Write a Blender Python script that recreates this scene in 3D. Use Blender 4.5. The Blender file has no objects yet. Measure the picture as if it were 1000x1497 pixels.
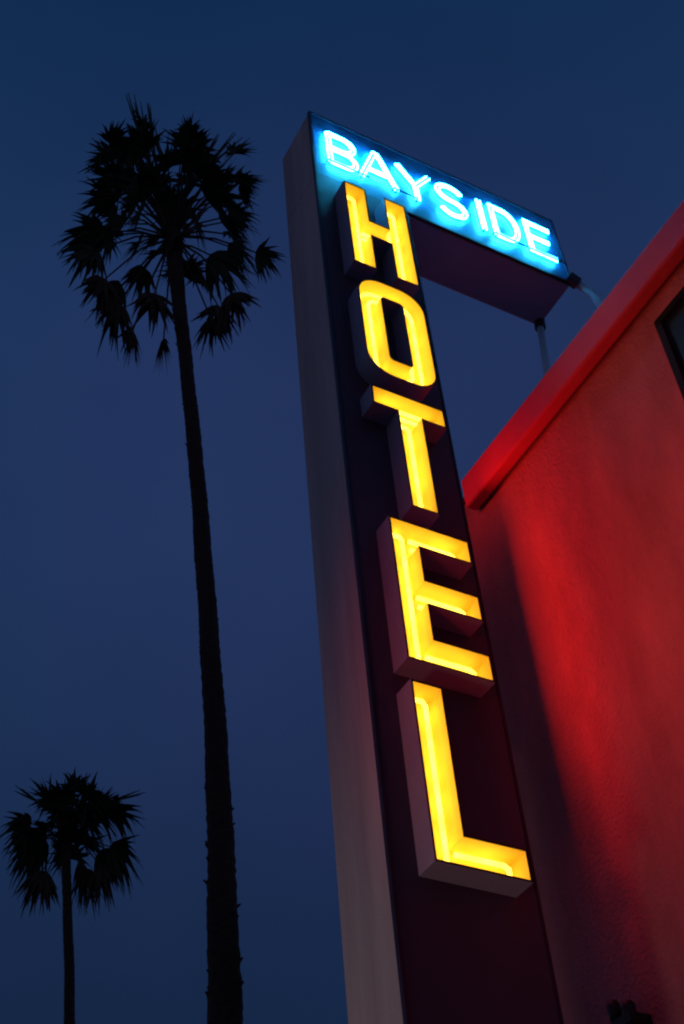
import bpy, math, random
from mathutils import Vector, Matrix, Euler

S = bpy.context.scene
COL = S.collection
R = math.radians

# ---------------------------------------------------------------- camera
cam_data = bpy.data.cameras.new("camera")
cam = bpy.data.objects.new("camera", cam_data)
COL.objects.link(cam)
CAM = Vector((-3.6437, -5.1963, 1.6))
cam.location = CAM
cam.rotation_euler = (R(135.11929), R(4.04826), R(-28.13071))
cam_data.sensor_fit = 'VERTICAL'
cam_data.sensor_height = 36.0
cam_data.sensor_width = 36.0
F_PX = 1968.02
cam_data.lens = F_PX / 1497.0 * 36.0
cam_data.clip_end = 3000
S.camera = cam
bpy.context.view_layer.update()
CM = Euler(cam.rotation_euler).to_matrix()

# ---------------------------------------------------------------- sky
world = bpy.data.worlds.new("World")
S.world = world
world.use_nodes = True
nt = world.node_tree
nt.nodes.clear()
out = nt.nodes.new('ShaderNodeOutputWorld')
bg = nt.nodes.new('ShaderNodeBackground')
sky = nt.nodes.new('ShaderNodeTexSky')
sky.sky_type = 'NISHITA'
sky.sun_disc = False
sky.sun_elevation = R(-4)
sky.sun_rotation = R(200)
sky.ozone_density = 4.0
tc = nt.nodes.new('ShaderNodeTexCoord')
sep = nt.nodes.new('ShaderNodeSeparateXYZ')
ramp = nt.nodes.new('ShaderNodeValToRGB')
nt.links.new(tc.outputs['Generated'], sep.inputs[0])
nt.links.new(sep.outputs['Z'], ramp.inputs[0])
cr = ramp.color_ramp
stops = [(0.0, (1.45, 1.35, 1.75)), (0.13, (0.95, 0.95, 1.4)), (0.30, (0.14, 0.19, 0.50)), (0.38, (0.07, 0.165, 0.50)), (0.52, (0.085, 0.22, 0.66)),  # bright low stops lie below the frame, added as fill light
         (0.66, (0.10, 0.285, 0.82)), (0.78, (0.10, 0.29, 0.86)), (0.86, (0.075, 0.25, 0.78)),
         (0.92, (0.045, 0.20, 0.67)), (1.0, (0.03, 0.16, 0.56))]
cr.elements[0].position, cr.elements[0].color = stops[0][0], (*stops[0][1], 1)
cr.elements[1].position, cr.elements[1].color = stops[-1][0], (*stops[-1][1], 1)
for p, c in stops[1:-1]:
    e = cr.elements.new(p)
    e.color = (*c, 1)
# thin uneven high haze
nz = nt.nodes.new('ShaderNodeTexNoise')
nz.inputs['Scale'].default_value = 3.2
nz.inputs['Detail'].default_value = 4
nt.links.new(tc.outputs['Generated'], nz.inputs['Vector'])
mr = nt.nodes.new('ShaderNodeMapRange')
mr.inputs['From Min'].default_value = 0.3
mr.inputs['From Max'].default_value = 0.7
mr.inputs['To Min'].default_value = 0.88
mr.inputs['To Max'].default_value = 1.1
nt.links.new(nz.outputs['Fac'], mr.inputs['Value'])
vm = nt.nodes.new('ShaderNodeVectorMath')
vm.operation = 'SCALE'
nt.links.new(ramp.outputs['Color'], vm.inputs[0])
nt.links.new(mr.outputs[0], vm.inputs['Scale'])
add = nt.nodes.new('ShaderNodeMix')
add.data_type = 'RGBA'
add.blend_type = 'ADD'
add.inputs['Factor'].default_value = 1.0
# violet tint in the sky round the view centre
dp = nt.nodes.new('ShaderNodeVectorMath')
dp.operation = 'DOT_PRODUCT'
gd = (CM @ Vector(((560 - 500) / F_PX, -(720 - 748.5) / F_PX, -1))).normalized()
dp.inputs[1].default_value = gd
nt.links.new(tc.outputs['Generated'], dp.inputs[0])
mg = nt.nodes.new('ShaderNodeMapRange')
mg.interpolation_type = 'SMOOTHSTEP'
mg.inputs['From Min'].default_value = 0.93
mg.inputs['From Max'].default_value = 1.0
nt.links.new(dp.outputs['Value'], mg.inputs['Value'])
tn = nt.nodes.new('ShaderNodeMix')
tn.data_type = 'RGBA'
tn.blend_type = 'MULTIPLY'
nt.links.new(mg.outputs[0], tn.inputs['Factor'])
nt.links.new(vm.outputs[0], tn.inputs['A'])
tn.inputs['B'].default_value = (1.42, 1.0, 1.10, 1)
nt.links.new(tn.outputs['Result'], add.inputs['A'])
nt.links.new(sky.outputs['Color'], add.inputs['B'])
nt.links.new(add.outputs['Result'], bg.inputs['Color'])
bg.inputs['Strength'].default_value = 0.115
nt.links.new(bg.outputs[0], out.inputs[0])

sd = bpy.data.lights.new("sun", 'SUN')
sd.energy = 0.012
sd.angle = R(12)
sd.color = (1.0, 0.8, 0.75)
sun = bpy.data.objects.new("sun", sd)
COL.objects.link(sun)
sun.rotation_euler = (R(84), 0, R(200))

S.view_settings.view_transform = 'Standard'
S.view_settings.look = 'None'
S.view_settings.exposure = 0
S.view_settings.gamma = 1
S.cycles.pixel_filter_type = 'BLACKMAN_HARRIS'
S.cycles.filter_width = 2.2
S.cycles.max_bounces = 8
S.cycles.diffuse_bounces = 4
S.cycles.sample_clamp_indirect = 6
S.cycles.use_denoising = True

# added warm spot standing in for street light, unseen, low left of camera
def lamp(name, kind, loc, energy, color, size):
    d = bpy.data.lights.new(name, kind)
    d.energy = energy
    d.color = color
    d.shadow_soft_size = size
    o = bpy.data.objects.new(name, d)
    COL.objects.link(o)
    o.location = loc
    return o
side_fill = lamp("warm_side_fill", 'SPOT', (-6.2, -0.7, 1.2), 240, (1.0, 0.68, 0.52), 0.7)
side_fill.data.spot_size = R(30)
side_fill.data.spot_blend = 1.0
side_fill.rotation_euler = (Vector((-0.3, 0.5, 4.6)) - Vector(side_fill.location)).to_track_quat('-Z', 'Y').to_euler()

# ---------------------------------------------------------------- helpers
U = 0.6                      # metres per letter width
def wx(x): return U * x
def wz(z): return U * z + 12.0208

def ray(u, v):
    return (CM @ Vector(((u - 500) / F_PX, -(v - 748.5) / F_PX, -1))).normalized()
def at_az(u, v, hd, az=None):
    """world point seen at (u,v) on the upright plane a horizontal distance hd away, facing azimuth az"""
    d = ray(u, v)
    n = Vector((math.sin(az), math.cos(az), 0))
    return CAM + d * (hd / d.dot(n))

class MB:
    def __init__(s):
        s.v, s.f, s.m = [], [], []
    def add(s, vs, fs, mi=0):
        b = len(s.v)
        s.v += [tuple(v) for v in vs]
        s.f += [tuple(b + i for i in f) for f in fs]
        s.m += [mi] * len(fs)
    def box(s, x0, x1, y0, y1, z0, z1, mi=0):
        s.add([(x0, y0, z0), (x1, y0, z0), (x1, y1, z0), (x0, y1, z0), (x0, y0, z1), (x1, y0, z1), (x1, y1, z1), (x0, y1, z1)],
              [(0, 3, 2, 1), (4, 5, 6, 7), (0, 1, 5, 4), (1, 2, 6, 5), (2, 3, 7, 6), (3, 0, 4, 7)], mi)
    def tube(s, pts, rad, n=8, caps=True, mi=0):
        pts = [Vector(p) for p in pts]
        rs = rad if isinstance(rad, (list, tuple)) else [rad] * len(pts)
        rings = []
        prev = None
        for i, p in enumerate(pts):
            if i == 0: t = pts[1] - p
            elif i == len(pts) - 1: t = p - pts[i - 1]
            else: t = (pts[i + 1] - p).normalized() + (p - pts[i - 1]).normalized()
            t.normalize()
            if prev is None:
                a = Vector((0, 0, 1)) if abs(t.z) < 0.9 else Vector((1, 0, 0))
                prev = t.cross(a).normalized()
            prev = (prev - t * prev.dot(t)).normalized()
            b = t.cross(prev)
            rings.append([p + (prev * math.cos(2 * math.pi * k / n) + b * math.sin(2 * math.pi * k / n)) * rs[i] for k in range(n)])
        vs = [v for r in rings for v in r]
        fs = [(i * n + k, i * n + (k + 1) % n, (i + 1) * n + (k + 1) % n, (i + 1) * n + k) for i in range(len(pts) - 1) for k in range(n)]
        if caps:
            fs.append(tuple(range(n - 1, -1, -1)))
            fs.append(tuple((len(pts) - 1) * n + k for k in range(n)))
        s.add(vs, fs, mi)
    def build(s, name, mats, parent=None, smooth=False, origin=None, bevel=0, subsurf=0):
        me = bpy.data.meshes.new(name)
        o = bpy.data.objects.new(name, me)
        org = Vector(origin) if origin is not None else Vector((0, 0, 0))
        me.from_pydata([tuple(Vector(v) - org) for v in s.v], [], s.f)
        if not isinstance(mats, (list, tuple)): mats = [mats]
        for m in mats: me.materials.append(m)
        for p, mi in zip(me.polygons, s.m):
            p.material_index = mi
            p.use_smooth = smooth
        me.update()
        COL.objects.link(o)
        if parent is not None:
            o.parent = parent
            o.location = org - parent.location
        else:
            o.location = org
        if bevel:
            b = o.modifiers.new('bevel', 'BEVEL')
            b.width = bevel
            b.segments = 3
            b.limit_method = 'ANGLE'
        return o

def thing(name, label, cat, loc, group=None):
    o = bpy.data.objects.new(name, None)
    o.empty_display_size = 0.2
    COL.objects.link(o)
    o.location = loc
    o['label'] = label
    o['category'] = cat
    if group: o['group'] = group
    return o

def mat(name, c1, c2=None, scale=4, rough=0.7, bump=0.0, bscale=60, metal=0.0, stretch=(1, 1, 1), spec=0.4, coat=0.0):
    m = bpy.data.materials.new(name)
    m.use_nodes = True
    t = m.node_tree
    b = t.nodes['Principled BSDF']
    b.inputs['Roughness'].default_value = rough
    b.inputs['Metallic'].default_value = metal
    b.inputs['Specular IOR Level'].default_value = spec
    b.inputs['Coat Weight'].default_value = coat
    tcn = t.nodes.new('ShaderNodeTexCoord')
    mp = t.nodes.new('ShaderNodeMapping')
    mp.inputs['Scale'].default_value = stretch
    t.links.new(tcn.outputs['Object'], mp.inputs['Vector'])
    n = t.nodes.new('ShaderNodeTexNoise')
    n.inputs['Scale'].default_value = scale
    n.inputs['Detail'].default_value = 6
    n.inputs['Roughness'].default_value = 0.6
    t.links.new(mp.outputs[0], n.inputs['Vector'])
    r = t.nodes.new('ShaderNodeValToRGB')
    r.color_ramp.elements[0].position = 0.35
    r.color_ramp.elements[1].position = 0.68
    r.color_ramp.elements[0].color = (*c1, 1)
    r.color_ramp.elements[1].color = (*(c2 or c1), 1)
    t.links.new(n.outputs['Fac'], r.inputs[0])
    t.links.new(r.outputs[0], b.inputs['Base Color'])
    if bump:
        n2 = t.nodes.new('ShaderNodeTexNoise')
        n2.inputs['Scale'].default_value = bscale
        n2.inputs['Detail'].default_value = 4
        t.links.new(tcn.outputs['Object'], n2.inputs['Vector'])
        bp = t.nodes.new('ShaderNodeBump')
        bp.inputs['Strength'].default_value = bump
        bp.inputs['Distance'].default_value = 0.02
        t.links.new(n2.outputs['Fac'], bp.inputs['Height'])
        t.links.new(bp.outputs[0], b.inputs['Normal'])
    return m

def emit(name, col, strength, noise=0.0):
    m = bpy.data.materials.new(name)
    m.use_nodes = True
    t = m.node_tree
    t.nodes.clear()
    o = t.nodes.new('ShaderNodeOutputMaterial')
    e = t.nodes.new('ShaderNodeEmission')
    e.inputs['Color'].default_value = (*col, 1)
    e.inputs['Strength'].default_value = strength
    if noise:
        tcn = t.nodes.new('ShaderNodeTexCoord')
        n = t.nodes.new('ShaderNodeTexNoise')
        n.inputs['Scale'].default_value = 7
        t.links.new(tcn.outputs['Object'], n.inputs['Vector'])
        mrn = t.nodes.new('ShaderNodeMapRange')
        mrn.inputs['From Min'].default_value = 0.3
        mrn.inputs['From Max'].default_value = 0.7
        mrn.inputs['To Min'].default_value = strength * (1 - noise)
        mrn.inputs['To Max'].default_value = strength * (1 + noise)
        t.links.new(n.outputs['Fac'], mrn.inputs['Value'])
        t.links.new(mrn.outputs[0], e.inputs['Strength'])
    t.links.new(e.outputs[0], o.inputs[0])
    return m

M = {}
M['stucco'] = mat('lavender_stucco', (0.40, 0.33, 0.36), (0.56, 0.48, 0.50), 2.6, 0.85, 0.35, 70, stretch=(1, 1.6, 0.14))
M['face'] = mat('maroon_sign_face', (0.065, 0.042, 0.075), (0.10, 0.06, 0.105), 1.5, 0.45, 0.1, 30, stretch=(1, 1, 0.3))
M['band'] = mat('blue_band_paint', (0.005, 0.055, 0.15), (0.03, 0.17, 0.36), 3.6, 0.5, 0.08, 30)
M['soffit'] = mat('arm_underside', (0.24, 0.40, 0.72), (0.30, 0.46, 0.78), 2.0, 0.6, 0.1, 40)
M['trim'] = mat('dark_trim', (0.02, 0.012, 0.03), (0.04, 0.02, 0.05), 3.0, 0.4)
M['can'] = mat('purple_letter_can', (0.34, 0.32, 0.46), (0.42, 0.40, 0.54), 2.0, 0.55, 0.1, 40)
M['lip'] = mat('letter_lip', (0.03, 0.012, 0.012), (0.05, 0.02, 0.02), 4.0, 0.5)
M['reflector'] = mat('yellow_letter_enamel', (0.90, 0.70, 0.22), (0.95, 0.78, 0.27), 5.0, 0.6, 0.06, 30)
M['tube_yellow'] = emit('yellow_neon', (1.0, 0.67, 0.06), 4.1, 0.35)
M['tube_blue'] = emit('blue_neon', (0.022, 0.50, 1.0), 115.0, 0.55)
M['block'] = mat('neon_blockout', (0.012, 0.014, 0.02), (0.02, 0.03, 0.04), 5.0, 0.5)
M['pipe'] = mat('pale_pipe_neon_tint', (0.36, 0.66, 0.92), (0.44, 0.74, 0.95), 6.0, 0.4, 0.1, 40)  # blue in the colour stands for neon light on the pale pipes
M['wall'] = mat('red_stucco', (0.31, 0.12, 0.145), (0.47, 0.18, 0.215), 2.2, 0.95, 1.0, 38, stretch=(1, 1, 0.35), spec=0.1)
M['fascia'] = mat('red_fascia_paint', (0.52, 0.06, 0.12), (0.62, 0.075, 0.15), 1.2, 0.85, 0.2, 30, spec=0.1)
M['under'] = mat('eave_boards', (0.18, 0.05, 0.05), (0.23, 0.06, 0.06), 2.0, 0.8)
M['roof'] = mat('roof_felt', (0.05, 0.05, 0.05), (0.08, 0.08, 0.08), 8.0, 0.95, 0.4, 80)
M['glass'] = mat('dark_window_glass', (0.006, 0.008, 0.016), (0.01, 0.012, 0.022), 2.0, 0.6, spec=0.08)
M['frame'] = mat('dark_window_frame', (0.008, 0.009, 0.016), (0.014, 0.014, 0.022), 4.0, 0.8, spec=0.08)
M['black'] = mat('black_fixture', (0.012, 0.012, 0.014), (0.02, 0.02, 0.022), 6.0, 0.45)
M['asphalt'] = mat('pale_concrete', (0.22, 0.20, 0.20), (0.30, 0.28, 0.27), 3.0, 0.95, 0.6, 90)  # unseen ground, made pale to bounce light up under the arm
M['bark'] = mat('palm_bark', (0.03, 0.016, 0.015), (0.055, 0.028, 0.024), 9.0, 0.95, 0.8, 40, stretch=(1, 1, 3))
M['leaf'] = mat('palm_leaf', (0.022, 0.030, 0.016), (0.04, 0.045, 0.022), 2.0, 0.75)
M['deadleaf'] = mat('dry_palm_leaf', (0.045, 0.022, 0.016), (0.075, 0.04, 0.026), 2.0, 0.85)

# ---------------------------------------------------------------- ground
g = MB()
g.add([(-600, -600, 0), (600, -600, 0), (600, 600, 0), (-600, 600, 0)], [(0, 1, 2, 3)])
go = g.build('ground', M['asphalt'])
go['kind'] = 'structure'

# ---------------------------------------------------------------- the sign
YF = U * 0.2896            # sign face plane
YB = U * (0.2896 + 0.9396)
X0, X1 = wx(-0.3176), wx(1.2697)
XE = wx(4.3813)
ZT, ZA = wz(2.2921), wz(0.4477)
sign = thing('hotel_sign', 'tall pylon sign with yellow vertical HOTEL letters and glowing blue BAY SIDE arm on top', 'sign', (0.3, 0.45, 0))

# body: one inverted L extruded along y (the stucco shell)
b = MB()
pf = [(X0, 0), (X1, 0), (X1, ZA), (XE, ZA), (XE, ZT), (X0, ZT)]
def extrude(mb, poly, y0, y1, front=True, back=True, mi=0):
    n = len(poly)
    vs = [(x, y0, z) for x, z in poly] + [(x, y1, z) for x, z in poly]
    fs = [(i, i + n, (i + 1) % n + n, (i + 1) % n) for i in range(n)]
    if front: fs.append(tuple(range(n)))
    if back: fs.append(tuple(range(2 * n - 1, n - 1, -1)))
    mb.add(vs, fs, mi)
# pylon shell with faint vertical panel joints on the narrow sides
b.box(X0, X1, YF + 0.012, YB, 0, ZA)
b.build('pylon_shaft', M['stucco'], sign, bevel=0.012)
b = MB()
b.box(X0, XE, YF + 0.012, YB, ZA + 0.001, ZT)
arm = b.build('name_arm', M['stucco'], sign, bevel=0.012)
b = MB()
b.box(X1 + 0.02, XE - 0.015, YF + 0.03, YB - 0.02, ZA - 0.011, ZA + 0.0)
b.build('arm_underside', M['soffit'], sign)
# front faces
b = MB()
b.box(X0 + 0.022, X1 - 0.01, YF - 0.004, YF + 0.0115, 0.02, ZA + 0.02)
b.build('pylon_face', M['face'], sign)
b = MB()
b.box(X0 + 0.022, XE - 0.015, YF - 0.004, YF + 0.0115, ZA + 0.022, ZT - 0.02)
b.build('name_panel', M['band'], sign)
# dark edge trim round the faces
b = MB()
b.box(X0 - 0.004, X0 + 0.020, YF - 0.014, YF + 0.020, 0.0, ZT + 0.004)
b.box(X1 - 0.008, X1 + 0.010, YF - 0.010, YF + 0.020, 0.0, ZA - 0.004)
b.box(X0 + 0.021, XE + 0.004, YF - 0.014, YF + 0.020, ZT - 0.018, ZT + 0.006)
b.box(X1 + 0.011, XE + 0.004, YF - 0.014, YF + 0.020, ZA - 0.004, ZA + 0.020)
b.box(XE - 0.013, XE + 0.005, YF - 0.015, YF + 0.021, ZA + 0.021, ZT - 0.019)
b.build('face_trim', M['trim'], sign)
# --- channel letters (outline polygons in letter units, x right, z up)
SW = 0.325
def rect(x0, x1, z0, z1): return [(x0, z0), (x1, z0), (x1, z1), (x0, z1)]
HL = [(0, -2), (SW, -2), (SW, -1.175), (1 - SW, -1.175), (1 - SW, -2), (1, -2), (1, 0), (1 - SW, 0), (1 - SW, -0.83), (SW, -0.83), (SW, 0), (0, 0)]
TL = [(0.5 - SW / 2, -6.63), (0.5 + SW / 2, -6.63), (0.5 + SW / 2, -4.985), (1, -4.985), (1, -4.69), (0, -4.69), (0, -4.985), (0.5 - SW / 2, -4.985)]
EL = [(0, -8.93), (1, -8.93), (1, -8.615), (SW, -8.615), (SW, -8.11), (1, -8.11), (1, -7.795), (SW, -7.795), (SW, -7.275), (1, -7.275), (1, -6.965), (0, -6.965)]
LL = [(0, -11.215), (1, -11.215), (1, -10.915), (SW, -10.915), (SW, -9.24), (0, -9.24)]
def rrect(x0, x1, z0, z1, r, n=8):
    pts = []
    for cx, cz, a0 in ((x0 + r, z0 + r, 180), (x1 - r, z0 + r, 270), (x1 - r, z1 - r, 0), (x0 + r, z1 - r, 90)):
        for k in range(n + 1):
            a = R(a0 + 90 * k / n)
            pts.append((cx + r * math.cos(a), cz + r * math.sin(a)))
    return pts
OO = rrect(0, 1, -4.325, -2.325, 0.36)
OI = rrect(SW, 1 - SW, -4.0, -2.645, 0.07)

def offset(poly, d):
    """mitred offset of a CCW polygon outward by d"""
    n = len(poly)
    res = []
    for i in range(n):
        p0, p1, p2 = Vector(poly[i - 1]), Vector(poly[i]), Vector(poly[(i + 1) % n])
        e1, e2 = (p1 - p0).normalized(), (p2 - p1).normalized()
        n1, n2 = Vector((e1.y, -e1.x)), Vector((e2.y, -e2.x))
        m = (n1 + n2)
        m /= max(0.2, 1 + n1.dot(n2))
        res.append((p1.x + m.x * d, p1.y + m.y * d))
    return res

LETTER_D = U * 0.2896
LIPW = 0.022
def channel_letter(ch, outer, inner, strokes, label):
    """outer/inner in letter units; open trough letter: dark can, yellow inside, neon in the trough"""
    wall = [(wx(x), wz(z)) for x, z in outer]
    shell = [(wx(x), wz(z)) for x, z in offset(outer, LIPW)]
    yl = 0.0
    yb = YF - 0.004
    n = len(wall)
    can = MB()
    # outer skin
    can.add([(x, yl, z) for x, z in shell] + [(x, yb, z) for x, z in shell],
            [(i, i + n, (i + 1) % n + n, (i + 1) % n) for i in range(n)])
    # lip
    can.add([(x, yl, z) for x, z in shell] + [(x, yl, z) for x, z in wall],
            [(i, (i + 1) % n, (i + 1) % n + n, i + n) for i in range(n)], 1)
    ref = MB()
    ins = [(wx(x), wz(z)) for x, z in offset(outer, -0.003)]
    ref.add([(x, yl + 0.002, z) for x, z in ins] + [(x, yb - 0.012, z) for x, z in ins],
            [(i, (i + 1) % n, (i + 1) % n + n, i + n) for i in range(n)])
    holes = None
    if inner:
        iw = [(wx(x), wz(z)) for x, z in inner]
        ish = [(wx(x), wz(z)) for x, z in offset(inner, -LIPW)]
        m = len(iw)
        can.add([(x, yl, z) for x, z in ish] + [(x, yb, z) for x, z in ish],
                [(i, (i + 1) % m, (i + 1) % m + m, i + m) for i in range(m)])
        can.add([(x, yl, z) for x, z in ish] + [(x, yl, z) for x, z in iw],
                [(i, i + m, (i + 1) % m + m, (i + 1) % m) for i in range(m)], 1)
        ii = [(wx(x), wz(z)) for x, z in offset(inner, 0.003)]
        ref.add([(x, yl + 0.002, z) for x, z in ii] + [(x, yb - 0.012, z) for x, z in ii],
                [(i, i + m, (i + 1) % m + m, (i + 1) % m) for i in range(m)])
        # back: ring between matching point counts
        ref.add([(x, yb - 0.012, z) for x, z in ins] + [(x, yb - 0.012, z) for x, z in ii],
                [(i, (i + 1) % n, (i + 1) % n + n, i + n) for i in range(n)])
    else:
        ref.add([(x, yb - 0.012, z) for x, z in ins], [tuple(range(n))])
    c = can.build('channel_letter', [M['can'], M['lip']], sign, origin=(wall[0][0], 0.08, wall[0][1]))
    c['label'] = label
    ref.build('letter_reflector', M['reflector'], c)
    for ch_ in c.children: ch_.location = -c.location - sign.location
    t = MB()
    for st in strokes:
        pts = [(wx(x), YF - 0.065, wz(z)) for x, z in st]
        t.tube(pts, 0.0155, 8)
    o = t.build('neon_tube', M['tube_yellow'], c, smooth=True)
    o.location = -c.location - sign.location
    return c

h = SW / 2
def dbl_v(x, z0, z1, g=0.07):
    return [(x - g, z0), (x - g, z1), (x - g + 0.03, z1 + 0.05), (x + g - 0.03, z1 + 0.05), (x + g, z1), (x + g, z0)]
def dbl_h(z, x0, x1, g=0.065):
    return [(x0, z - g), (x1, z - g), (x1 + 0.05, z - g + 0.03), (x1 + 0.05, z + g - 0.03), (x1, z + g), (x0, z + g)]
channel_letter('H', HL, None, [dbl_v(h, -1.93, -0.12), dbl_v(1 - h, -1.93, -0.12), dbl_h(-1.0, SW - 0.04, 1 - SW - 0.02)],
               'yellow letter H, topmost under the blue name')
channel_letter('O', OO, OI, [rrect(h - 0.07, 1 - h + 0.07, -4.24, -2.40, 0.29) + [(h - 0.07, -3.95)],
                             rrect(h + 0.07, 1 - h - 0.07, -4.10, -2.54, 0.16) + [(h + 0.07, -3.9)]],
               'yellow letter O with rounded corners')
channel_letter('T', TL, None, [dbl_h(-4.84, 0.09, 0.86), dbl_v(0.5, -6.56, -5.1)], 'yellow letter T, middle of the word')
channel_letter('E', EL, None, [dbl_v(h, -8.86, -7.08), dbl_h(-7.12, 0.33, 0.86), dbl_h(-7.955, 0.33, 0.86), dbl_h(-8.775, 0.33, 0.86)],
               'yellow letter E')
channel_letter('L', LL, None, [dbl_v(h, -11.15, -9.36), dbl_h(-11.065, 0.33, 0.86)], 'yellow letter L, lowest on the pylon')

# --- blue neon name: strokes in letter units (z from 0 foot to 1 cap, scaled)
NY = YF - 0.036
Z0N, CAPH = 0.90, 0.84
def arc(cx, cz, rx, rz, a0, a1, n=10):
    return [(cx + rx * math.cos(R(a0 + (a1 - a0) * k / n)), cz + rz * math.sin(R(a0 + (a1 - a0) * k / n))) for k in range(n + 1)]
def g_B(w):
    return [[(0, 0), (0, 1)], [(0, 1)] + arc(w * 0.55, 0.76, w * 0.42, 0.24, 90, -90) + [(0, 0.52)],
            [(0, 0.48)] + arc(w * 0.58, 0.24, w * 0.42, 0.24, 90, -90) + [(0, 0)]]
def g_A(w): return [[(0, 0), (w * .46, 1), (w * .54, 1), (w, 0)], [(w * .2, .34), (w * .8, .34)]]
def g_Y(w): return [[(0, 1), (w / 2, .46), (w, 1)], [(w / 2, .46), (w / 2, 0)]]
def g_S(w): return [arc(w / 2, .75, w / 2, .25, 25, 270) + arc(w / 2, .25, w / 2, .25, 90, -155)]
def g_I(w): return [[(w / 2, 0), (w / 2, 1)]]
def g_D(w): return [[(0, 0), (0, 1)] + arc(w * .45, .5, w * .55, .5, 90, -90, 14) + [(0, 0)]]
def g_E(w): return [[(w, 1), (0, 1), (0, 0), (w, 0)], [(0, .52), (w * .85, .52)]]
def shrink(st, d):
    """parallel copy of an open polyline, offset to its right by d"""
    res = []
    for i, p in enumerate(st):
        p1 = Vector(p)
        a = Vector(st[max(0, i - 1)])
        c = Vector(st[min(len(st) - 1, i + 1)])
        e1 = (p1 - a).normalized() if (p1 - a).length > 1e-6 else (c - p1).normalized()
        e2 = (c - p1).normalized() if (c - p1).length > 1e-6 else e1
        n1, n2 = Vector((e1.y, -e1.x)), Vector((e2.y, -e2.x))
        m_ = (n1 + n2) / max(0.35, 1 + n1.dot(n2))
        res.append((p1.x + m_.x * d, p1.y + m_.y * d))
    return res
NAME = [('B', g_B, -0.085, 0.45), ('A', g_A, 0.46, 0.62), ('Y', g_Y, 1.17, 0.58), ('S', g_S, 1.90, 0.47),
        ('I', g_I, 2.60, 0.22), ('D', g_D, 2.95, 0.46), ('E', g_E, 3.64, 0.48)]
for ch, fn, x, w in NAME:
    back = MB()
    tube = MB()
    for st in fn(w):
        zs = [(x + 0.04 + px, Z0N + pz * CAPH) for px, pz in st]
        for k, d in enumerate((-0.034, 0.034)):
            pp = [(wx(a), NY, wz(c)) for a, c in shrink(zs, d)]
            tube.tube(pp, 0.0100, 8)
        # narrow painted backing trough that carries the glass
        pc = [(wx(a), NY + 0.026, wz(c)) for a, c in zs]
        back.tube(pc, 0.012, 6)
        for q in (pc[0], pc[-1]):
            back.tube([q, (q[0], YF - 0.003, q[2])], 0.008, 6)
    cx, cz = wx(x), wz(Z0N)
    nb = back.build('neon_letter', M['block'], sign, origin=(cx, NY, cz))
    nb['label'] = 'blue-white neon letter ' + ch
    to = tube.build('neon_tube', M['tube_blue'], nb, smooth=True)
    to.location = -nb.location - sign.location
# dark cable runs under the letters
for x0, x1 in ((-0.10, 0.60), (1.05, 1.45), (2.92, 4.30)):
    cb = MB()
    zc = wz(Z0N - 0.075)
    cb.tube([(wx(x0), YF - 0.01, zc + 0.05), (wx(x0), NY - 0.02, zc + 0.03), (wx(x0) + 0.01, NY - 0.03, zc), (wx(x1) - 0.01, NY - 0.03, zc), (wx(x1), NY - 0.02, zc)], 0.009, 7)
    cb.build('neon_cable', M['block'], sign, smooth=True)

# steel pipes from the end of the arm back to the roof
def pipe(pts, r=0.028):
    p = MB()
    p.tube(pts, r, 14)
    o = p.build('support_pipe', M['pipe'], sign, smooth=True)
    f = MB()
    a, c = Vector(pts[0]), Vector(pts[1])
    d = (c - a).normalized()
    f.tube([a - d * 0.02, a + d * 0.10], r * 1.55, 14)
    fo = f.build('pipe_collar', M['trim'], o)
    fo.location = -o.location - sign.location
    return o
pipe([(XE - 0.03, YB - 0.05, ZA), (XE - 0.07, YB + 0.02, ZA - 0.95), (XE - 0.14, YB + 0.12, ZA - 2.42)], 0.036)
pipe([(XE - 0.02, YF - 0.02, ZA + 0.06), (XE + 0.22, YF - 0.03, ZA - 0.08), (XE + 1.15, YF - 0.10, ZA - 2.42)], 0.042)

# ---------------------------------------------------------------- hotel building on the right
DX = 5.14
XF = CAM.x + DX            # fascia front
XW = XF + 0.15             # wall
ZE = CAM.z + 1.603 * DX    # eave top
YC = 1.04                  # end of the eave
hotel = thing('hotel_building', 'red stucco building with flat projecting eave glowing under red light', 'building', (XW + 3, -4, 0))
w = MB()
WY = -1.31                 # window far edge
wz1 = 9.30
# wall with a real opening for the window: pieces butt end to end
y_end = 2.2
yw0, zw0 = -2.9, 7.4
def quad(mb, y0, y1, z0, z1): mb.box(XW, XW + 0.28, y0, y1, z0, z1)
wv = MB()
ys = [-12, yw0, WY, y_end]
zs = [0, zw0, wz1, ZE - 0.06]
# front sheet with hole, return into the opening, end and back
for i in range(3):
    for j in range(3):
        if i == 1 and j == 1: continue
        wv.add([(XW, ys[i], zs[j]), (XW, ys[i], zs[j + 1]), (XW, ys[i + 1], zs[j + 1]), (XW, ys[i + 1], zs[j])], [(3, 2, 1, 0)])
wv.add([(XW, yw0, zw0), (XW + .16, yw0, zw0), (XW + .16, WY, zw0), (XW, WY, zw0), (XW, yw0, wz1), (XW + .16, yw0, wz1), (XW + .16, WY, wz1), (XW, WY, wz1)],
       [(0, 1, 2, 3), (7, 6, 5, 4), (0, 4, 5, 1), (3, 2, 6, 7)])
wv.add([(XW, y_end, 0), (XW + 7, y_end, 0), (XW + 7, -12, 0), (XW, -12, 0), (XW, y_end, zs[3]), (XW + 7, y_end, zs[3]), (XW + 7, -12, zs[3]), (XW, -12, zs[3])],
       [(0, 1, 5, 4), (1, 2, 6, 5), (2, 3, 7, 6)])
wv.build('wall', M['wall'], hotel)
f = MB()
f.box(XF, XF + 0.12, -12.1, YC, ZE - 0.33, ZE)
f.build('fascia', M['fascia'], hotel, bevel=0.025)
f = MB()
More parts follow.
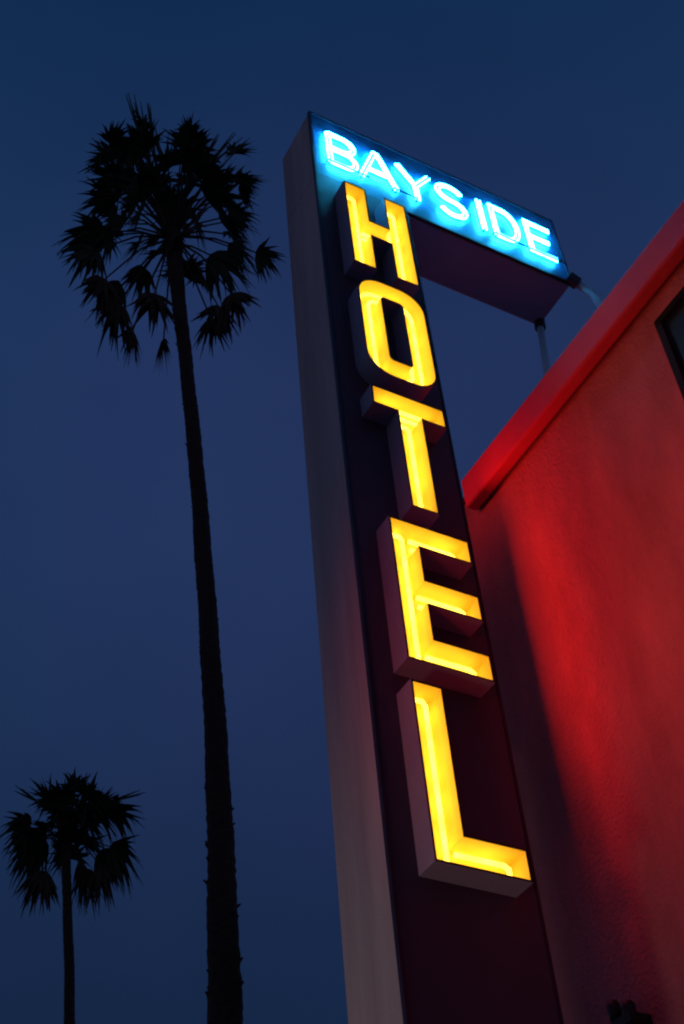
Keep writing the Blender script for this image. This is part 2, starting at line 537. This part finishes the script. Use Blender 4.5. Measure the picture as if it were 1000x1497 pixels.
f.box(XF + 0.121, XW + 7.1, -12.09, YC - 0.01, ZE - 0.05, ZE - 0.004)
f.box(XW - 0.02, XW + 7.1, YC - 0.009, y_end + 0.02, ZE - 0.055, ZE - 0.01)
f.build('roof', M['roof'], hotel)
f = MB()
f.box(XF + 0.121, XW - 0.002, -12.05, YC - 0.02, ZE - 0.30, ZE - 0.27)
f.build('eave_underside', M['under'], hotel)
f = MB()
t_ = 0.06
xo = XW - 0.03
f.box(xo, xo + .06, WY - t_, WY - 0.001, zw0 + 0.001, wz1 - 0.001)
f.box(xo, xo + .06, yw0 + 0.001, yw0 + t_, zw0 + 0.001, wz1 - 0.001)
f.box(xo, xo + .06, yw0 + t_ + .001, WY - t_ - .001, wz1 - t_, wz1 - 0.001)
f.box(xo, xo + .06, yw0 + t_ + .001, WY - t_ - .001, zw0 + 0.001, zw0 + t_)
f.box(xo, xo + .05, (yw0 + WY) / 2 - .025, (yw0 + WY) / 2 + .025, zw0 + t_ + .001, wz1 - t_ - .001)
wo = f.build('window', M['frame'], hotel)
f = MB()
f.add([(xo + .03, yw0 + .02, zw0 + .02), (xo + .03, WY - .02, zw0 + .02), (xo + .03, WY - .02, wz1 - .02), (xo + .03, yw0 + .02, wz1 - .02)], [(0, 3, 2, 1)])
po = f.build('pane', M['glass'], wo)
po.location = -wo.location - hotel.location

# added red batten, hidden by the pylon; its flap shapes the wall's light edge
FL = Vector((0.86, 1.00, 8.15))
FH = 1.45                     # half length
fill_batten = thing('batten_helper', 'added red batten light with side flap, unseen behind the sign pylon', 'lamp', FL)
ad = Vector((0.93, -0.36, 0)).normalized()
sd_ = Vector((-ad.y, ad.x, 0))
al = bpy.data.lights.new('red_fill', 'AREA')
al.shape = 'RECTANGLE'
al.size = 0.10
al.size_y = FH * 2
al.energy = 30
al.color = (1.0, 0.033, 0.015)
ao = bpy.data.objects.new('red_fill', al)
COL.objects.link(ao)
ao.location = FL
ao.rotation_euler = ad.to_track_quat('-Z', 'Z').to_euler()
# make the long side upright
zax = -ad
ao.rotation_euler = Matrix((-sd_, Vector((0, 0, 1)), zax)).transposed().to_euler()
def vplate(mb, p, q, th, z0, z1):
    d = (q - p).normalized()
    nn = Vector((-d.y, d.x, 0)) * th
    c = [p, q, q + nn, p + nn]
    mb.add([(v.x, v.y, z0) for v in c] + [(v.x, v.y, z1) for v in c],
           [(3, 2, 1, 0), (4, 5, 6, 7), (0, 1, 5, 4), (1, 2, 6, 5), (2, 3, 7, 6), (3, 0, 4, 7)])
hb = MB()
a_, b_ = FL - ad * 0.012 - sd_ * 0.07, FL - ad * 0.012 + sd_ * 0.07
vplate(hb, a_, b_, 0.05, FL.z - FH - 0.05, FL.z + FH + 0.05)
o = hb.build('housing', M['black'], fill_batten, bevel=0.008)
o.location = -Vector(fill_batten.location)
cut = Vector((0.79, -0.37, 0)).normalized()  # flap direction, set to give the red light a straight edge
hb = MB()
vplate(hb, FL + cut * 0.19 + Vector((0, 0.002, 0)), FL + sd_ * 0.075 - ad * 0.01, 0.006, FL.z - FH - 0.05, FL.z + FH - 0.22)
o = hb.build('shaping_flap', M['black'], fill_batten)
o.location = -Vector(fill_batten.location)
for zz in (-1.0, 1.0):
    hb = MB()
    hb.tube([FL - ad * 0.06 + Vector((0, 0, zz)), Vector((0.62, YB + 0.05, FL.z + zz)), Vector((0.62, YB - 0.005, FL.z + zz))], 0.014, 8)
    o = hb.build('bracket', M['black'], fill_batten)
    o.location = -Vector(fill_batten.location)

# broad red glow from across the forecourt, out of frame; the pylon throws its shadow on the wall
sp2 = bpy.data.lights.new('red_wash', 'SPOT')
sp2.energy = 1100
sp2.color = (1.0, 0.033, 0.022)
sp2.spot_size = R(34)
sp2.spot_blend = 0.7
sp2.shadow_soft_size = 0.9
so2 = bpy.data.objects.new('red_wash', sp2)
COL.objects.link(so2)
so2.location = (-6.0, -2.9, 4.2)
so2.rotation_euler = (Vector((XW, -1.5, 6.9)) - Vector(so2.location)).to_track_quat('-Z', 'Y').to_euler()

# ---------------------------------------------------------------- small dark twin fixture low on the red wall
def wallpt(u, v, off=0.0):
    d = ray(u, v)
    return CAM + d * ((XW - off - CAM.x) / d.x)
fx = thing('wall_fixture', 'small dark fixture with two rounded heads low against the dim end of the red wall', 'wall fixture', wallpt(908, 1497))
p0, p1 = wallpt(898, 1478, 0.12), wallpt(920, 1478, 0.12)
for p in (p0, p1):
    hd = MB()
    hd.tube([p + Vector((0, 0, -0.07)), p + Vector((0, 0, -0.02)), p + Vector((0, 0, 0.03)), p + Vector((0, 0, 0.055)), p + Vector((0, 0, 0.065))],
            [0.030, 0.042, 0.042, 0.030, 0.012], 14)
    ho = hd.build('head', M['black'], fx, smooth=True)
    ho.location = -Vector(fx.location)
hd = MB()
hd.box(XW - 0.16, XW - 0.001, min(p0.y, p1.y) - 0.04, max(p0.y, p1.y) + 0.04, p0.z - 0.13, p0.z - 0.075)
ho = hd.build('arm_bar', M['black'], fx)
ho.location = -Vector(fx.location)

# ---------------------------------------------------------------- palms
def fan(mb, pet, hub, d, nrm, rad, rng, crown, droop=0.35, spread=125, n=24):
    """one fan leaf: petiole tube crown->hub, then blades radiating about d, sagging towards their tips"""
    d = d.normalized()
    nrm = (nrm - d * nrm.dot(d)).normalized()
    s = nrm.cross(d)
    mid = (crown + hub) / 2 + Vector((0, 0, 0.12 * (hub - crown).length))
    pet.tube([crown, mid, hub, hub + d * rad * 0.12], [0.030, 0.021, 0.015, 0.008], 5)
    n += rng.randint(-4, 4)
    for k in range(n):
        f = (k + 0.5) / n * 2 - 1
        a = R(spread * f + rng.uniform(-6, 6))
        L = rad * (0.62 + 0.42 * math.cos(f * 1.25)) * rng.uniform(0.72, 1.12)
        b0 = (d * math.cos(a) + s * math.sin(a) + nrm * rng.uniform(-0.28, 0.28)).normalized()
        side = nrm.cross(b0).normalized()
        wd = rad * 0.052 * rng.uniform(0.7, 1.25)
        fr = [0.0, 0.25, 0.48, 0.66, 0.84, 1.0]
        ww = [0.5, 1.35, 1.15, 0.62, 0.32, 0.10]
        dr = droop * rng.uniform(0.4, 1.7)
        sw = rng.uniform(-0.16, 0.16)
        vs = []
        for t, q in zip(fr, ww):
            c = hub + b0 * (L * t * (1 - 0.25 * dr * t)) + Vector((0, 0, -1)) * (dr * L * max(0, t - 0.2) ** 1.6) + side * (sw * L * t * t)
            tw = side * (wd * q)
            up_ = nrm * (wd * q * 0.4)
            vs += [c - tw, c + up_, c + tw]
        fs = []
        for i in range(len(fr) - 1):
            a_ = i * 3
            fs += [(a_, a_ + 1, a_ + 4, a_ + 3), (a_ + 1, a_ + 2, a_ + 5, a_ + 4)]
        mb.add(vs, fs)

def palm(label, hd, az, trunk_px, crown_px, fans, spikes, seed, leafscale, group='palm trees', lo_stubs=True):
    rng = random.Random(seed)
    pts = []
    for u, v, wpx in trunk_px:
        p = at_az(u, v, hd, az)
        pts.append((p, wpx / F_PX * (p - CAM).length / 2))
    # continue down to the ground along the lowest direction
    p_lo, r_lo = pts[0]
    p_n, _ = pts[1]
    dirn = (p_lo - p_n)
    steps = p_lo.z / max(0.1, -dirn.z)
    base = p_lo + Vector((dirn.x * steps * 0.6, dirn.y * steps * 0.6, -p_lo.z))
    pts.insert(0, (base, r_lo * 1.45))
    root = thing('palm_tree', label, 'palm tree', base, group)
    # resample the trunk finely, radius uneven like old leaf scars
    tr = MB()
    P, RR = [], []
    for i in range(len(pts) - 1):
        (a, ra), (b_, rb) = pts[i], pts[i + 1]
        m = max(2, int((b_ - a).length / 0.06))
        for k in range(m):
            t = k / m
            P.append(a.lerp(b_, t)); RR.append(ra + (rb - ra) * t)
    P.append(pts[-1][0]); RR.append(pts[-1][1])
    RR = [r * rng.uniform(0.965, 1.035) for r in RR]
    # smooth the centre line
    for _ in range(30):
        P = [P[0]] + [(P[i - 1] + P[i] * 2 + P[i + 1]) / 4 for i in range(1, len(P) - 1)] + [P[-1]]
    n = 16
    vs = []
    ph = [rng.uniform(0, 6.28) for _ in range(4)]
    for i, (p, r) in enumerate(zip(P, RR)):
        for k in range(n):
            a = 2 * math.pi * k / n
            rr = r * (1 + 0.04 * math.sin(3 * a + ph[0] + i * 0.2) + 0.03 * rng.uniform(-1, 1))
            vs.append(p + Vector((math.cos(a) * rr, math.sin(a) * rr, rng.uniform(-0.01, 0.01))))
    tr.add(vs, [(i * n + k, i * n + (k + 1) % n, (i + 1) * n + (k + 1) % n, (i + 1) * n + k) for i in range(len(P) - 1) for k in range(n)])
    # stubs of old leaf bases, denser towards the bottom of what is seen
    zlo = pts[1][0].z
    for i in range(len(P)):
        hrel = (P[i].z - zlo)
        if hrel < -1.0 or not lo_stubs: continue
        pr = 0.55 if hrel < 1.2 else (0.28 if hrel < 3.5 else 0.05)
        for _ in range(3):
            if rng.random() < pr:
                a = rng.uniform(0, 6.28)
                o_ = Vector((math.cos(a), math.sin(a), 0))
                q = P[i] + o_ * RR[i] * 0.85
                l_ = RR[i] * rng.uniform(0.25, 0.5)
                tr.tube([q, q + o_ * l_ * 0.8 + Vector((0, 0, l_ * 0.7))], [RR[i] * 0.16, RR[i] * 0.06], 5)
    to = tr.build('trunk', M['bark'], root)
    to.location = -Vector(root.location)
    crown = P[-1]
    cr_ = MB(); pt_ = MB(); dd_ = MB()
    view = (crown - CAM).normalized()
    extra = [(u + rng.uniform(-16, 16) * leafscale ** -1.5, v + rng.uniform(2, 26) * leafscale ** -1.5, r * rng.uniform(.75, 1), -depth + rng.uniform(-.3, .3), k_)
             for (u, v, r, depth, k_) in fans if (k_ in ('up', 'in') and rng.random() < .85) or (k_ == 'side' and rng.random() < .3)]
    for (u, v, r, depth, kind) in list(fans) + extra:
        tip = at_az(u, v, hd, az) + Vector((math.sin(az), math.cos(az), 0)) * depth
        dv = tip - crown
        c0 = crown + Vector((0, 0, rng.uniform(-0.25, 0.1)))
        hub = tip
        d = dv.normalized()
        if kind == 'dead':
            d = (d * 0.45 + Vector((0, 0, -1))).normalized()
        elif kind == 'side':
            d = (d + Vector((0, 0, -0.25))).normalized()
        elif kind == 'in':
            d = Vector((rng.uniform(-1, 1), rng.uniform(-1, 1), rng.uniform(-0.2, 1))).normalized()
        hub = tip - d * (r * leafscale * 0.55)
        nr = (view + Vector((rng.uniform(-.8, .8), rng.uniform(-.8, .8), rng.uniform(-.8, .8)))).normalized()
        fan(dd_ if kind == 'dead' else cr_, pt_, hub, d, nr, r * leafscale * (rng.uniform(1.15, 1.55) if kind in ('up', 'in') else rng.uniform(1.3, 1.85)), rng, c0,
            droop={'dead': 0.5, 'side': 0.7, 'up': 0.45, 'in': 0.5}[kind], spread={'dead': 52, 'side': 70, 'up': 80, 'in': 100}[kind],
            n=32 if kind == 'in' else 29)
    for (u0, v0, u1, v1) in spikes:
        a = at_az(u0, v0, hd, az); b_ = at_az(u1, v1, hd, az)
        m_ = (a + b_) / 2 + Vector((rng.uniform(-.05, .05), 0, 0.04))
        for w_ in range(3):
            e_ = b_ + Vector((rng.uniform(-.12, .12), rng.uniform(-.12, .12), rng.uniform(-.25, .05))) * (w_ > 0) * leafscale
            cr_.tube([a, m_, m_.lerp(e_, 0.6), e_], [0.03 * leafscale ** .5, 0.026 * leafscale ** .5, 0.022 * leafscale ** .5, 0.008], 5)
    for mb_, nm, mt in ((cr_, 'crown', M['leaf']), (dd_, 'dry_fronds', M['deadleaf']), (pt_, 'leaf_stalks', M['deadleaf'])):
        o = mb_.build(nm, mt, root)
        o.location = -Vector(root.location)
    return root

big_fans = [
    (155, 250, .62, -.5, 'up'), (180, 235, .58, .4, 'up'), (205, 262, .6, -.9, 'up'), (165, 285, .6, .6, 'up'), (225, 290, .6, .9, 'up'),
    (245, 262, .6, -.5, 'up'), (275, 240, .6, .3, 'up'), (305, 212, .5, .2, 'up'), (292, 262, .6, 1.0, 'up'), (350, 232, .55, -.3, 'up'), (335, 250, .5, .5, 'up'), (362, 255, .4, .4, 'side'),
    (200, 240, .5, 1.1, 'up'), (222, 258, .5, -.2, 'in'), (262, 278, .55, .2, 'in'), (240, 300, .5, .9, 'in'), (205, 290, .5, -.9, 'in'), (285, 300, .5, -1.1, 'in'), (180, 265, .5, -1.0, 'in'), (252, 322, .45, -.6, 'in'), (262, 250, .5, 1.0, 'in'),
    (345, 305, .55, .3, 'side'), (322, 330, .6, -.8, 'side'), (355, 335, .5, .5, 'side'), (392, 362, .42, .2, 'side'), (310, 320, .5, -1.1, 'up'), (330, 362, .6, .4, 'side'), (345, 385, .4, -.6, 'side'),
    (125, 328, .55, .2, 'side'), (150, 338, .6, -.8, 'side'), (185, 325, .55, -1.0, 'side'), (200, 350, .45, .9, 'side'), (125, 400, .52, -.4, 'side'), (160, 390, .6, .7, 'side'), (145, 360, .45, -.2, 'side'),
    (168, 440, .62, .3, 'dead'), (150, 455, .5, -.5, 'dead'), (190, 445, .5, .8, 'dead'), (225, 480, .62, -.5, 'dead'), (238, 465, .45, .7, 'dead'), (322, 450, .6, .2, 'dead'), (340, 470, .5, -.4, 'dead'), (312, 440, .45, .6, 'dead'),
    (258, 425, .35, -1.0, 'dead')]
big_spikes = [(238, 330, 187, 135), (240, 330, 215, 150), (236, 330, 205, 170), (245, 320, 184, 185), (246, 300, 226, 182), (244, 330, 196, 150),
              (250, 320, 345, 195), (250, 320, 318, 196), (236, 330, 140, 205)]
palm('tall slender fan palm with full ragged crown, left of the sign', 14.3, R(23), [(329, 1497, 49), (325, 1300, 41), (317, 1100, 34), (304, 900, 28), (289, 700, 23), (273, 540, 20), (259, 420, 21), (253, 345, 26)],
     (251, 345), big_fans, big_spikes, 4, 1.0)
small_fans = [
    (65, 1155, .55, 0, 'up'), (85, 1158, .55, .5, 'up'), (112, 1152, .55, -.5, 'up'), (85, 1180, .6, -.9, 'up'), (150, 1170, .5, .2, 'up'), (128, 1175, .6, .8, 'up'),
    (100, 1185, .6, .2, 'in'), (115, 1200, .6, -.8, 'in'), (85, 1205, .55, .9, 'in'), (100, 1215, .5, -.2, 'in'), (130, 1195, .5, -.4, 'in'),
    (178, 1192, .45, -.3, 'side'), (155, 1208, .55, -.8, 'side'), (180, 1238, .5, .3, 'side'), (160, 1232, .45, .8, 'side'), (25, 1212, .5, -.3, 'side'), (48, 1222, .55, .5, 'side'), (35, 1235, .4, .2, 'side'),
    (75, 1220, .5, -.9, 'side'), (130, 1225, .5, -1.0, 'side'),
    (58, 1288, .5, .1, 'dead'), (66, 1278, .4, .5, 'dead'), (148, 1288, .5, -.2, 'dead'), (128, 1272, .45, .5, 'dead')]
small_spikes = [(90, 1200, 22, 1148), (100, 1190, 132, 1130), (110, 1195, 205, 1155), (100, 1190, 95, 1138)]
palm('shorter, more distant fan palm with compact crown at lower left', 30.0, R(17.5), [(102, 1497, 15), (101, 1400, 14), (98, 1320, 13), (97, 1260, 13), (96, 1222, 15)],
     (96, 1222), small_fans, small_spikes, 9, 1.22, lo_stubs=False)
